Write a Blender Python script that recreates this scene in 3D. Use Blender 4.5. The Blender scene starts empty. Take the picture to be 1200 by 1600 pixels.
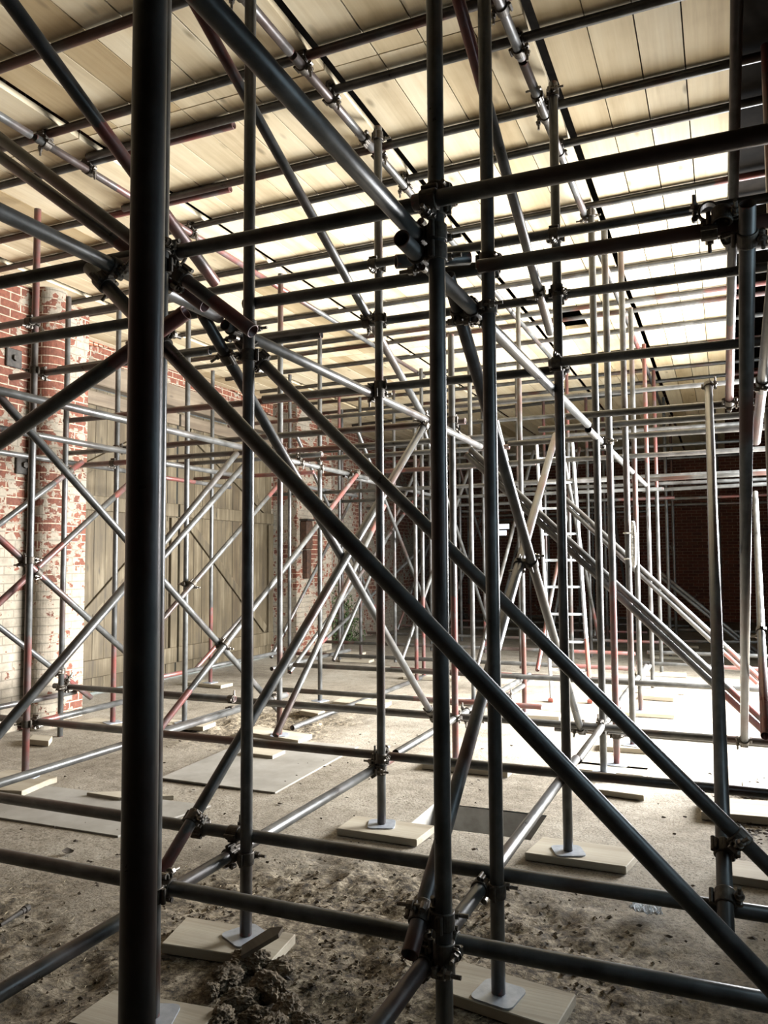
import bpy, bmesh, math, random
from mathutils import Vector, Matrix, noise
random.seed(7)
SC = bpy.context.scene
COL = SC.collection
V = Vector

# ------------------------------------------------------------------ camera
F = 1236.881
H = 1.5
RW = Matrix(((0.91902, 0.02989, 0.39308), (0.39416, -0.05562, -0.91736), (-0.00557, 0.99801, -0.06290)))
_dy = V((530, -75, -F)).normalized()
_dx = -V((-2900, -95, -F)).normalized()
_dx = (_dx - _dy * _dx.dot(_dy)).normalized()
_dz = _dx.cross(_dy)
RW = Matrix((_dx, _dy, _dz))            # world = RW @ camera axes
cam_d = bpy.data.cameras.new('camera')
cam = bpy.data.objects.new('camera', cam_d)
COL.objects.link(cam)
cam_d.sensor_fit = 'VERTICAL'
cam_d.sensor_height = 36
cam_d.lens = F / 1600 * 36
cam_d.clip_start = 0.05
cam.matrix_world = Matrix.Translation((0, 0, H)) @ RW.to_4x4()
SC.camera = cam

# ------------------------------------------------------------------ light
w = bpy.data.worlds.new('sky')
SC.world = w
w.use_nodes = True
bg = w.node_tree.nodes['Background']
bg.inputs[0].default_value = (0.62, 0.84, 1.0, 1)
bg.inputs[1].default_value = 5.0
SC.view_settings.view_transform = 'Standard'
SC.view_settings.look = 'None'
SC.view_settings.gamma = 1
SC.view_settings.use_curve_mapping = False
SC.view_settings.exposure = 0.0
SC.cycles.max_bounces = 8
SC.cycles.diffuse_bounces = 1
SC.cycles.use_denoising = True


def area(name, loc, target, sx, sy, power, col):
    d = bpy.data.lights.new(name, 'AREA')
    d.shape = 'RECTANGLE'
    d.size = sx
    d.size_y = sy
    d.energy = power
    d.color = col
    d.spread = math.radians(128)
    o = bpy.data.objects.new(name, d)
    COL.objects.link(o)
    o.location = loc
    o.rotation_euler = (V(target) - V(loc)).to_track_quat('-Z', 'Y').to_euler()
    return o


# daylight pouring through the wide doorway in the right-hand wall
area('daylight_doorway', (2.4, 8.6, 1.9), (-4.0, 6.0, 0.2), 5.2, 3.1, 3350, (0.98, 0.985, 1.0))


# ------------------------------------------------------------------ pixel helpers (photo frame 1200x1600)
def ray(px, py):
    return RW @ V((px - 600, -(py - 800), -F))


def Pz(px, py, z):
    r = ray(px, py)
    return V((0, 0, H)) + r * ((z - H) / r.z)


def Py(px, py, y):
    r = ray(px, py)
    return V((0, 0, H)) + r * (y / r.y)


def Px(px, py, x):
    r = ray(px, py)
    return V((0, 0, H)) + r * (x / r.x)


# ------------------------------------------------------------------ materials
def newmat(name):
    m = bpy.data.materials.new(name)
    m.use_nodes = True
    nt = m.node_tree
    return m, nt, nt.nodes['Principled BSDF']


def nd(nt, t, **kw):
    n = nt.nodes.new(t)
    for k, v in kw.items():
        if k in n.inputs:
            n.inputs[k].default_value = v
        else:
            setattr(n, k, v)
    return n


def ramp(nt, stops):
    r = nt.nodes.new('ShaderNodeValToRGB')
    el = r.color_ramp.elements
    while len(el) < len(stops):
        el.new(0.5)
    for e, (p, c) in zip(el, stops):
        e.position = p
        e.color = c if len(c) == 4 else (*c, 1)
    return r


def mix(nt, fac, a, b, mode='MIX'):
    n = nt.nodes.new('ShaderNodeMix')
    n.data_type = 'RGBA'
    n.blend_type = mode
    for sock, v in ((n.inputs[0], fac), (n.inputs[6], a), (n.inputs[7], b)):
        if hasattr(v, 'links') or hasattr(v, 'is_linked'):
            nt.links.new(v, sock)
        elif isinstance(v, (int, float)):
            sock.default_value = v
        else:
            sock.default_value = (*v, 1) if len(v) == 3 else v
    return n.outputs[2]


def math_n(nt, op, a, b=None):
    n = nt.nodes.new('ShaderNodeMath')
    n.operation = op
    for i, v in enumerate((a, b)):
        if v is None:
            continue
        if isinstance(v, (int, float)):
            n.inputs[i].default_value = v
        else:
            nt.links.new(v, n.inputs[i])
    return n.outputs[0]


def noise_n(nt, scale, detail=4, rough=0.55, vec=None):
    n = nd(nt, 'ShaderNodeTexNoise')
    n.inputs['Scale'].default_value = scale
    n.inputs['Detail'].default_value = detail
    n.inputs['Roughness'].default_value = rough
    if vec is not None:
        nt.links.new(vec, n.inputs['Vector'])
    return n.outputs['Fac']


def mapping(nt, vec, scale=(1, 1, 1), loc=(0, 0, 0)):
    n = nt.nodes.new('ShaderNodeMapping')
    n.inputs['Scale'].default_value = scale
    n.inputs['Location'].default_value = loc
    nt.links.new(vec, n.inputs['Vector'])
    return n.outputs[0]


def bump(nt, b, h, strength, dist=0.01):
    n = nt.nodes.new('ShaderNodeBump')
    n.inputs['Strength'].default_value = strength
    n.inputs['Distance'].default_value = dist
    nt.links.new(h, n.inputs['Height'])
    nt.links.new(n.outputs[0], b.inputs['Normal'])


def make_tube_mat():
    """galvanised tube; object properties red0 / red1 = metres of red paint at either end, rust = rust amount"""
    m, nt, b = newmat('galvanised_tube')
    tc = nt.nodes.new('ShaderNodeTexCoord')
    oi = nt.nodes.new('ShaderNodeObjectInfo')
    sep = nt.nodes.new('ShaderNodeSeparateXYZ')
    nt.links.new(tc.outputs['Object'], sep.inputs[0])

    def attr(name):
        a = nt.nodes.new('ShaderNodeAttribute')
        a.attribute_type = 'OBJECT'
        a.attribute_name = name
        return a.outputs['Fac']
    off = nt.nodes.new('ShaderNodeVectorMath')
    off.operation = 'ADD'
    nt.links.new(tc.outputs['Object'], off.inputs[0])
    nt.links.new(oi.outputs['Random'], off.inputs[1])
    sc = nt.nodes.new('ShaderNodeVectorMath')
    sc.operation = 'MULTIPLY_ADD'
    nt.links.new(oi.outputs['Random'], sc.inputs[0])
    sc.inputs[1].default_value = (37, 91, 53)
    nt.links.new(tc.outputs['Object'], sc.inputs[2])
    v = sc.outputs[0]
    n1 = noise_n(nt, 7, 5, 0.6, v)
    n2 = noise_n(nt, 40, 4, 0.6, mapping(nt, v, (1, 1, 0.25)))
    n3 = noise_n(nt, 2.2, 3, 0.5, v)
    base = ramp(nt, [(0.30, (0.050, 0.049, 0.045)), (0.52, (0.088, 0.087, 0.081)), (0.75, (0.15, 0.15, 0.142))])
    nt.links.new(n1, base.inputs[0])
    fine = ramp(nt, [(0.35, (0.7, 0.7, 0.7)), (0.7, (1.1, 1.1, 1.1))])
    nt.links.new(n2, fine.inputs[0])
    col = mix(nt, 1.0, base.outputs[0], fine.outputs[0], 'MULTIPLY')
    # red paint at the ends
    z = math_n(nt, 'ADD', sep.outputs[2], math_n(nt, 'MULTIPLY', math_n(nt, 'SUBTRACT', n2, 0.5), 0.12))
    r0 = math_n(nt, 'LESS_THAN', z, attr('red0'))
    r1 = math_n(nt, 'GREATER_THAN', z, math_n(nt, 'SUBTRACT', attr('len'), attr('red1')))
    worn = ramp(nt, [(0.38, (.9, .9, .9)), (0.64, (0.18, 0.18, 0.18))])
    nt.links.new(n1, worn.inputs[0])
    rf = math_n(nt, 'MULTIPLY', math_n(nt, 'MAXIMUM', r0, r1), worn.outputs[0])
    col = mix(nt, rf, col, (0.19, 0.060, 0.050))
    # rust patches
    rr = ramp(nt, [(0.50, (0, 0, 0)), (0.62, (1, 1, 1))])
    nt.links.new(n3, rr.inputs[0])
    ru = math_n(nt, 'MULTIPLY', rr.outputs[0], attr('rust'))
    col = mix(nt, ru, col, (0.070, 0.028, 0.019))
    nt.links.new(col, b.inputs['Base Color'])
    b.inputs['Metallic'].default_value = 0.2
    b.inputs['Specular IOR Level'].default_value = 0.45
    rgh = ramp(nt, [(0.3, (0.27, 0.27, 0.27)), (0.7, (0.42, 0.42, 0.42))])
    nt.links.new(n1, rgh.inputs[0])
    nt.links.new(rgh.outputs[0], b.inputs['Roughness'])
    bump(nt, b, n2, 0.12, 0.004)
    return m


M_TUBE = make_tube_mat()


def simple(name, c1, c2, scale, rough, metal=0.0, bmp=0.0):
    m, nt, b = newmat(name)
    tc = nt.nodes.new('ShaderNodeTexCoord')
    n = noise_n(nt, scale, 5, 0.6, tc.outputs['Object'])
    r = ramp(nt, [(0.33, c1), (0.68, c2)])
    nt.links.new(n, r.inputs[0])
    nt.links.new(r.outputs[0], b.inputs['Base Color'])
    b.inputs['Roughness'].default_value = rough
    b.inputs['Metallic'].default_value = metal
    if bmp:
        bump(nt, b, n, bmp)
    return m


M_CUFF = simple('forged_steel', (0.035, 0.028, 0.022), (0.10, 0.085, 0.065), 30, 0.55, 0.5, 0.2)
M_BOLT = simple('bolt_steel', (0.10, 0.085, 0.07), (0.24, 0.22, 0.19), 60, 0.4, 0.7)
M_PLATE = simple('base_plate_steel', (0.30, 0.33, 0.37), (0.42, 0.45, 0.49), 25, 0.45, 0.4, 0.1)
M_RUSTBOX = simple('rusty_iron', (0.035, 0.022, 0.015), (0.10, 0.05, 0.028), 18, 0.8, 0.2, 0.3)
M_DARKIRON = simple('dark_iron', (0.02, 0.018, 0.015), (0.06, 0.05, 0.04), 25, 0.7, 0.3, 0.2)
M_SOIL = simple('soil', (0.055, 0.040, 0.024), (0.20, 0.155, 0.10), 28, 0.95, 0, 0.8)
M_STRAW = simple('straw', (0.22, 0.17, 0.09), (0.50, 0.42, 0.27), 5, 0.9)
M_LEAF = simple('dead_leaf', (0.02, 0.015, 0.01), (0.07, 0.05, 0.03), 20, 0.9)
M_PLASTIC = simple('clear_white_plastic', (0.75, 0.78, 0.8), (0.9, 0.92, 0.93), 30, 0.25)
M_LADDER = simple('ladder_aluminium', (0.42, 0.45, 0.48), (0.62, 0.65, 0.68), 30, 0.35, 0.6)
M_REDPAINT = simple('orange_red_paint', (0.24, 0.06, 0.04), (0.34, 0.10, 0.07), 25, 0.5)
M_ROPE = simple('white_cord', (0.62, 0.60, 0.53), (0.8, 0.78, 0.72), 60, 0.85)
M_MOSS = simple('moss_green_leaf', (0.018, 0.032, 0.010), (0.07, 0.10, 0.03), 40, 0.9)
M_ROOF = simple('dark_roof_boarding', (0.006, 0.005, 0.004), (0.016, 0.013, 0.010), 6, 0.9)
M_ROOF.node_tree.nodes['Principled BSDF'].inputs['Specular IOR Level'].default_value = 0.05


def wood_mat(name, dark, mid, light, long_axis=0, grain=1.0, rough=0.75, finefac=0.8):
    m, nt, b = newmat(name)
    tc = nt.nodes.new('ShaderNodeTexCoord')
    geo = nt.nodes.new('ShaderNodeNewGeometry')
    ma = nt.nodes.new('ShaderNodeVectorMath')
    ma.operation = 'MULTIPLY_ADD'
    nt.links.new(geo.outputs['Random Per Island'], ma.inputs[0])
    ma.inputs[1].default_value = (41, 63, 27)
    nt.links.new(tc.outputs['Object'], ma.inputs[2])
    s = [9 * grain] * 3
    s[long_axis] = 0.55 * grain
    n1 = noise_n(nt, 1.0, 5, 0.62, mapping(nt, ma.outputs[0], tuple(s)))
    s2 = [60 * grain] * 3
    s2[long_axis] = 1.6 * grain
    n2 = noise_n(nt, 1.0, 3, 0.5, mapping(nt, ma.outputs[0], tuple(s2)))
    n3 = noise_n(nt, 1.6, 4, 0.6, ma.outputs[0])
    r = ramp(nt, [(0.28, dark), (0.5, mid), (0.72, light)])
    nt.links.new(math_n(nt, 'ADD', math_n(nt, 'MULTIPLY', n1, 0.6), math_n(nt, 'MULTIPLY', n3, 0.4)), r.inputs[0])
    isl = ramp(nt, [(0.0, (0.66, 0.58, 0.46)), (0.18, (0.86, 0.82, 0.74)), (0.5, (0.97, 0.97, 0.97)), (1.0, (1.12, 1.11, 1.09))])
    nt.links.new(geo.outputs['Random Per Island'], isl.inputs[0])
    col = mix(nt, 1.0, r.outputs[0], isl.outputs[0], 'MULTIPLY')
    g = ramp(nt, [(0.3, (0.82, 0.78, 0.72)), (0.6, (1.03, 1.03, 1.03))])
    nt.links.new(n2, g.inputs[0])
    col = mix(nt, finefac, col, g.outputs[0], 'MULTIPLY')
    # knots
    vo = nt.nodes.new('ShaderNodeTexVoronoi')
    s3 = [6.5] * 3
    s3[long_axis] = 2.4
    nt.links.new(mapping(nt, ma.outputs[0], tuple(s3)), vo.inputs['Vector'])
    vo.inputs['Scale'].default_value = 1.0
    k = ramp(nt, [(0.05, (1, 1, 1)), (0.15, (0, 0, 0))])
    nt.links.new(vo.outputs['Distance'], k.inputs[0])
    col = mix(nt, math_n(nt, 'MULTIPLY', k.outputs[0], 0.65), col, tuple(c * 0.45 for c in dark))
    nt.links.new(col, b.inputs['Base Color'])
    b.inputs['Roughness'].default_value = rough
    bump(nt, b, n2, 0.25, 0.004)
    return m


M_DECK = wood_mat('pine_deck_boards', (0.44, 0.33, 0.185), (0.71, 0.595, 0.40), (0.82, 0.74, 0.56), 1, 0.8, 0.75, 0.3)
M_SOLE = wood_mat('weathered_sole_board', (0.19, 0.158, 0.108), (0.32, 0.28, 0.21), (0.44, 0.40, 0.315), 0, 1.0, 0.8, 0.5)
M_DOOR = wood_mat('weathered_door_boards', (0.022, 0.015, 0.007), (0.075, 0.056, 0.028), (0.17, 0.14, 0.09), 2, 1.6)
M_BEAM = wood_mat('old_timber_beam', (0.055, 0.04, 0.026), (0.12, 0.09, 0.058), (0.20, 0.16, 0.11), 1)


def brick_mat(name, axes, white, brick1, brick2, thresh):
    m, nt, b = newmat(name)
    tc = nt.nodes.new('ShaderNodeTexCoord')
    sep = nt.nodes.new('ShaderNodeSeparateXYZ')
    nt.links.new(tc.outputs['Object'], sep.inputs[0])
    cmb = nt.nodes.new('ShaderNodeCombineXYZ')
    nt.links.new(sep.outputs[axes[0]], cmb.inputs[0])
    nt.links.new(sep.outputs[axes[1]], cmb.inputs[1])
    br = nt.nodes.new('ShaderNodeTexBrick')
    nt.links.new(cmb.outputs[0], br.inputs['Vector'])
    br.inputs['Scale'].default_value = 1.0
    br.inputs['Brick Width'].default_value = 0.23
    br.inputs['Row Height'].default_value = 0.078
    br.inputs['Mortar Size'].default_value = 0.006
    br.inputs['Mortar Smooth'].default_value = 0.2
    br.inputs['Color1'].default_value = (*brick1, 1)
    br.inputs['Color2'].default_value = (*brick2, 1)
    br.inputs['Mortar'].default_value = (0.42, 0.34, 0.25, 1)
    v = tc.outputs['Object']
    n1 = noise_n(nt, 1.1, 6, 0.65, v)
    n2 = noise_n(nt, 9, 5, 0.65, v)
    n4 = noise_n(nt, 30, 4, 0.6, v)
    hz = math_n(nt, 'MULTIPLY', math_n(nt, 'SUBTRACT', sep.outputs[2], 1.6), 0.014)     # limewash has weathered off higher up
    s = math_n(nt, 'ADD', math_n(nt, 'MULTIPLY', n1, 0.5), math_n(nt, 'MULTIPLY', n2, 0.5))
    s = math_n(nt, 'ADD', s, hz)
    wr = ramp(nt, [(thresh - 0.012, (1, 1, 1)), (thresh + 0.012, (0, 0, 0))])
    nt.links.new(s, wr.inputs[0])
    var = ramp(nt, [(0.3, (0.6, 0.55, 0.5)), (0.7, (1.15, 1.12, 1.1))])
    nt.links.new(n4, var.inputs[0])
    bc = mix(nt, 1.0, br.outputs['Color'], var.outputs[0], 'MULTIPLY')
    wv = ramp(nt, [(0.3, tuple(c * 0.62 for c in white)), (0.6, white)])
    nt.links.new(n2, wv.inputs[0])
    wm = mix(nt, math_n(nt, 'MULTIPLY', br.outputs['Fac'], 0.55), wv.outputs[0], tuple(c * 0.35 for c in white))
    col = mix(nt, wr.outputs[0], bc, wm)
    nt.links.new(col, b.inputs['Base Color'])
    b.inputs['Roughness'].default_value = 0.9
    hgt = math_n(nt, 'ADD', math_n(nt, 'MULTIPLY', br.outputs['Fac'], -1.0), math_n(nt, 'MULTIPLY', n4, 0.5))
    hgt = math_n(nt, 'ADD', hgt, math_n(nt, 'MULTIPLY', wr.outputs[0], 0.3))
    bump(nt, b, hgt, 0.6, 0.012)
    return m


M_BRICK_L = brick_mat('limewashed_brick_side', (1, 2), (0.30, 0.255, 0.19), (0.17, 0.058, 0.032), (0.115, 0.04, 0.023), 0.51)
M_BRICK_LF = brick_mat('limewashed_brick_return', (0, 2), (0.30, 0.255, 0.19), (0.17, 0.058, 0.032), (0.115, 0.04, 0.023), 0.51)
M_BRICK_E = brick_mat('dark_red_brick_end', (0, 2), (0.45, 0.40, 0.33), (0.20, 0.07, 0.04), (0.11, 0.04, 0.026), 0.40)
M_BRICK_R = brick_mat('brick_right', (1, 2), (0.30, 0.26, 0.21), (0.16, 0.065, 0.04), (0.10, 0.04, 0.026), 0.42)
M_BRICK_ARCH = brick_mat('bare_orange_brick', (1, 2), (0.5, 0.4, 0.3), (0.27, 0.10, 0.05), (0.19, 0.065, 0.035), 0.30)


def floor_mat():
    m, nt, b = newmat('dusty_earth_floor')
    tc = nt.nodes.new('ShaderNodeTexCoord')
    v = tc.outputs['Object']
    n1 = noise_n(nt, 0.9, 5, 0.6, v)
    n2 = noise_n(nt, 9, 6, 0.68, v)
    n3 = noise_n(nt, 70, 4, 0.65, v)
    n4 = noise_n(nt, 24, 8, 0.78, v)
    r = ramp(nt, [(0.32, (0.105, 0.081, 0.052)), (0.47, (0.235, 0.20, 0.147)), (0.62, (0.35, 0.312, 0.245))])
    nt.links.new(math_n(nt, 'ADD', math_n(nt, 'MULTIPLY', n1, 0.55), math_n(nt, 'MULTIPLY', n2, 0.45)), r.inputs[0])
    at = nt.nodes.new('ShaderNodeAttribute')
    at.attribute_name = 'soil'
    soil = ramp(nt, [(0.40, (0.028, 0.020, 0.011)), (0.50, (0.17, 0.132, 0.082)), (0.62, (0.43, 0.365, 0.26))])
    nt.links.new(n4, soil.inputs[0])
    col = mix(nt, at.outputs['Fac'], r.outputs[0], soil.outputs[0])
    sp = ramp(nt, [(0.36, (0.32, 0.29, 0.25)), (0.50, (1, 1, 1))])
    nt.links.new(n3, sp.inputs[0])
    col = mix(nt, 0.8, col, sp.outputs[0], 'MULTIPLY')
    nt.links.new(col, b.inputs['Base Color'])
    b.inputs['Roughness'].default_value = 0.93
    bump(nt, b, math_n(nt, 'ADD', n4, math_n(nt, 'MULTIPLY', n3, 0.4)), 0.7, 0.012)
    return m


M_FLOOR = floor_mat()
M_PITWALL = simple('pit_concrete', (0.30, 0.28, 0.24), (0.46, 0.44, 0.40), 8, 0.9, 0, 0.3)
M_SLAB = simple('dusty_sheet', (0.19, 0.172, 0.14), (0.29, 0.27, 0.23), 3, 0.9, 0, 0.15)


# ------------------------------------------------------------------ object helpers
def finish(bm, name, mat, parent=None, smooth=False, loc=None):
    me = bpy.data.meshes.new(name)
    bmesh.ops.recalc_face_normals(bm, faces=bm.faces)
    bm.to_mesh(me)
    bm.free()
    if smooth:
        for p in me.polygons:
            p.use_smooth = True
    for mm in (mat if isinstance(mat, (list, tuple)) else [mat]):
        me.materials.append(mm)
    o = bpy.data.objects.new(name, me)
    COL.objects.link(o)
    if loc is not None:
        o.location = loc
    if parent:
        o.parent = parent
    return o


def box(bm, c, s, rot=None, bev=0.0):
    r = bmesh.ops.create_cube(bm, size=1)
    vs = r['verts']
    bmesh.ops.scale(bm, vec=s, verts=vs)
    if bev:
        es = list({e for v in vs for e in v.link_edges})
        rb = bmesh.ops.bevel(bm, geom=es, offset=bev, segments=1, affect='EDGES')
        vs = list({v for f in rb['faces'] for v in f.verts} | {v for v in vs if v.is_valid})
    if rot is not None:
        bmesh.ops.rotate(bm, cent=(0, 0, 0), matrix=rot, verts=vs)
    bmesh.ops.translate(bm, vec=c, verts=vs)
    return vs


def cyl(bm, p0, p1, r, seg=12, r2=None):
    p0, p1 = V(p0), V(p1)
    d = p1 - p0
    q = d.to_track_quat('Z', 'Y').to_matrix()
    res = bmesh.ops.create_cone(bm, cap_ends=True, segments=seg, radius1=r, radius2=r if r2 is None else r2, depth=d.length)
    bmesh.ops.rotate(bm, cent=(0, 0, 0), matrix=q, verts=res['verts'])
    bmesh.ops.translate(bm, vec=(p0 + p1) / 2, verts=res['verts'])
    return res['verts']


LABELS = {}


def tag(o, label, cat, group=None):
    assert 4 <= len(label.split()) <= 16, label
    o['label'] = label
    o['category'] = cat
    if group:
        o['group'] = group
    LABELS.setdefault(label, []).append(group)
    return o


def struct(o):
    o['kind'] = 'structure'
    return o


# ------------------------------------------------------------------ setting: floor, walls, roof, deck
PIT = (-1.70, -1.0, 4.32, 4.76)
SOLE_SPOTS = [(-1.76, 2.72), (-.74, 2.69), (-1.73, 2.13), (-.76, 2.14), (-1.79, 4.13), (-.76, 4.11), (-.74, .88)]


def soil_amount(x, y):
    n = noise.noise(V((x * .9, y * .9, 3.1))) * .35 + noise.noise(V((x * 2.7, y * 2.7, 9.0))) * .18
    a = 1.0 - abs((x + 1.25) / 1.5) ** 2 - abs((y - 2.65) / 1.35) ** 2
    b = .75 - abs((x + 3.9) / 1.0) ** 2 - abs((y - 6.3) / 1.6) ** 2
    c = .6 - abs((x + 2.9) / .8) ** 2 - abs((y - 2.1) / 1.2) ** 2
    return max(0, min(1, (max(a, b, c) + n) * 1.6))


def floor_z(x, y):
    if y > 8 or y < -1.3:
        return 0.0
    s = soil_amount(x, y)
    h = noise.noise(V((x * 1.3, y * 1.3, 0))) * .008
    d = min((x - a) ** 2 + (y - b) ** 2 for a, b in SOLE_SPOTS) ** .5
    damp = max(0.0, min(1.0, (d - .28) / .2))
    t = noise.turbulence(V((x * 5, y * 5, 1)), 4, False)
    t2 = noise.noise(V((x * 19, y * 19, 5)))
    return h * damp + s * (t * .034 + t2 * .016 + noise.noise(V((x * 37, y * 37, 2))) * .008 - .016) * damp


bm = bmesh.new()
sl = bm.verts.layers.float.new('soil')


def frange(a, b, st):
    n = max(1, int(round((b - a) / st)))
    return [a + (b - a) * i / n for i in range(n + 1)]


xs = sorted(set(frange(-9, -4.6, .2) + frange(-4.6, PIT[0], .026) + frange(PIT[0], PIT[1], .025) + frange(PIT[1], .6, .026) + frange(.6, 4, .2)))
ys = sorted(set(frange(-6.2, 1.0, .2) + frange(1.0, PIT[2], .026) + frange(PIT[2], PIT[3], .025) + frange(PIT[3], 7.5, .05) + frange(7.5, 21.5, .4)))
grid = []
for y in ys:
    row = []
    for x in xs:
        v = bm.verts.new((x, y, floor_z(x, y)))
        v[sl] = soil_amount(x, y) if -1 < y < 9 else 0
        row.append(v)
    grid.append(row)
for j in range(len(ys) - 1):
    for i in range(len(xs) - 1):
        cx, cy = (xs[i] + xs[i + 1]) / 2, (ys[j] + ys[j + 1]) / 2
        if PIT[0] < cx < PIT[1] and PIT[2] < cy < PIT[3]:
            continue
        bm.faces.new((grid[j][i], grid[j][i + 1], grid[j + 1][i + 1], grid[j + 1][i]))
floor = struct(finish(bm, 'floor', M_FLOOR, smooth=True))

bm = bmesh.new()
x0, x1, y0, y1 = PIT
D = -.30
t = .05
box(bm, ((x0 + x1) / 2, y1 + t / 2 - .001, D / 2 - .004), (x1 - x0 + 2 * t, t, -D))
box(bm, ((x0 + x1) / 2, y0 - t / 2 + .001, D / 2 - .004), (x1 - x0 + 2 * t, t, -D))
box(bm, (x0 - t / 2 + .001, (y0 + y1) / 2, D / 2 - .004), (t, y1 - y0, -D))
box(bm, (x1 + t / 2 - .001, (y0 + y1) / 2, D / 2 - .004), (t, y1 - y0, -D))
box(bm, ((x0 + x1) / 2, (y0 + y1) / 2, D - .03), (x1 - x0 + 2 * t, y1 - y0 + 2 * t, .05))
pit = struct(finish(bm, 'trim_1', M_PITWALL))

# ----- left wall (x = -6.7 plane), near pilaster face x = -5.9
WL = -6.7
PF = -5.9


def wall_piece(name, x0, x1, y0, y1, z0, z1, mat):
    b_ = bmesh.new()
    box(b_, ((x0 + x1) / 2, (y0 + y1) / 2, (z0 + z1) / 2), (x1 - x0, y1 - y0, z1 - z0))
    return struct(finish(b_, name, mat))


DY0, DY1, DZ = 6.15, 11.05, 3.55
bm = bmesh.new()
box(bm, (WL - .2, (DY1 + 21.4) / 2, 3.0), (.4, 21.4 - DY1, 6.4))     # beyond the doors
box(bm, (-6.35, 0.0, 3.0), (.9, 12.3, 6.4))                                      # nearest stretch with the pilaster face
box(bm, (WL - .2, (DY0 + DY1) / 2, (DZ + .28 + 6.2) / 2), (.4, DY1 - DY0, 6.2 - DZ - .28))  # above the doors
wall_l = struct(finish(bm, 'wall_left', M_BRICK_L))
wl2 = wall_piece('trim_2', WL - .1, -6.25, DY1 + .02, DY1 + 1.25, -.1, 6.2, M_BRICK_LF)   # far pilaster
bm = bmesh.new()
for k in range(int((DY1 - DY0) / .0785)):
    y = DY0 + .04 + k * .0785
    u = (y - (DY0 + DY1) / 2) / ((DY1 - DY0) / 2)
    zc = DZ + .30 + .30 * (1 - u * u)
    for j in range(2):
        box(bm, (WL + .018, y, zc + j * .235 + .115), (.05, .068, .222), Matrix.Rotation(-u * .28, 3, 'X') if False else None, .004)
arch = struct(finish(bm, 'trim_3', M_BRICK_ARCH))
bm = bmesh.new()
box(bm, (WL - .0, (DY0 + DY1) / 2, DZ + .14), (.34, DY1 - DY0 + .3, .28), None, .01)
struct(finish(bm, 'trim_4', M_BEAM))

# half-round brick pier at the near end of the left wall
bm = bmesh.new()
r = bmesh.ops.create_cone(bm, cap_ends=True, segments=40, radius1=.15, radius2=.15, depth=6.2)
bmesh.ops.translate(bm, vec=(PF + .10, Px(70, 900, PF + .1).y, 3.05), verts=r['verts'])
struct(finish(bm, 'trim_5', M_BRICK_LF, smooth=False))

# big timber doors
for di, (a, b2) in enumerate(((DY0 + .02, 8.60), (8.62, DY1 - .02))):
    e = bpy.data.objects.new('door_%d' % (di + 1), None)
    COL.objects.link(e)
    e.location = (WL, (a + b2) / 2, 0)
    struct(e)
    bm = bmesh.new()
    n = 13
    wd = (b2 - a) / n
    for k in range(n):
        box(bm, (random.uniform(-.004, .004), a + wd * (k + .5) - (a + b2) / 2, DZ / 2 + .01), (.03, wd - .006, DZ - .04), None, .003)
    finish(bm, 'door_boards', M_DOOR, e)
    for zz, hh in ((2.20, .17), (.30, .2), (3.42, .16)):
        bm = bmesh.new()
        box(bm, (.035, 0, zz), (.045, b2 - a - .02, hh), None, .006)
        finish(bm, 'door_rail', M_BEAM if zz > 3 else M_DOOR, e)
    for s_ in (-1, 1):
        bm = bmesh.new()
        box(bm, (.035, s_ * (b2 - a - .16) / 2, 1.25), (.044, .13, 1.7), None, .006)
        finish(bm, 'door_stile', M_DOOR, e)
    for z0_, z1_ in ((.42, 2.08), (2.3, 3.32)):
        bm = bmesh.new()
        L = math.hypot(b2 - a - .35, z1_ - z0_)
        ang = math.atan2(z1_ - z0_, b2 - a - .35) * (1 if di == 0 else -1)
        box(bm, (.032, 0, (z0_ + z1_) / 2), (.036, L - .12, .12), Matrix.Rotation(ang, 3, 'X'), .005)
        finish(bm, 'door_brace', M_DOOR, e)

# end wall, right wall with the wide doorway and a small window, back wall
YE = 21.0
bm = bmesh.new()
box(bm, (-2.4, YE + .2, 3.0), (9.6, .4, 6.4))
struct(finish(bm, 'wall_end', M_BRICK_E))
wc = Py(783, 828, YE)
e = bpy.data.objects.new('window_1', None)
COL.objects.link(e)
e.location = (wc.x, YE, wc.z)
struct(e)
mw, ntw, bw = newmat('window_daylight')
bw.inputs['Base Color'].default_value = (.8, .85, .9, 1)
bw.inputs['Emission Color'].default_value = (.85, .93, 1, 1)
bw.inputs['Emission Strength'].default_value = 2.0
bm = bmesh.new()
box(bm, (0, -.012, .09), (.46, .02, .13))
box(bm, (-.03, -.012, -.08), (.36, .02, .13))
finish(bm, 'window_pane', mw, e)
bm = bmesh.new()
for xx in (-.26, .26):
    box(bm, (xx, -.02, 0), (.05, .05, .42))
for zz in (-.19, .005, .19):
    box(bm, (0, -.02, zz), (.52, .05, .04))
finish(bm, 'window_frame', M_BEAM, e)
XR = 1.5
OP = (6.0, 11.0, 3.6)
WNS = [(1.34, 1.5, 1.0, 2.2), (2.1, 2.72, 1.1, 2.7)]
XN = .95          # unseen nearer stretch of the right wall, stepped in to block doorway light
bm = bmesh.new()
pieces = []
yy = -6.2
for wa, wb, wz0, wz1 in WNS:
    pieces += [(yy, wa, 0, 6.2), (wa, wb, 0, wz0), (wa, wb, wz1, 6.2)]
    yy = wb
pieces += [(yy, OP[0], 0, 6.2), (OP[0], OP[1], OP[2], 6.2), (OP[1], YE, 0, 6.2)]
for a, b_, z0_, z1_ in pieces:
    xw = XN if b_ <= OP[0] else XR
    wt = .16 if xw == XN else .4
    box(bm, (xw + wt / 2, (a + b_) / 2, (z0_ + z1_) / 2), (wt, b_ - a, z1_ - z0_))
box(bm, ((XN + XR) / 2 + .3, OP[0] - .1, 3.1), (XR - XN + .5, .2, 6.2))
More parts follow.
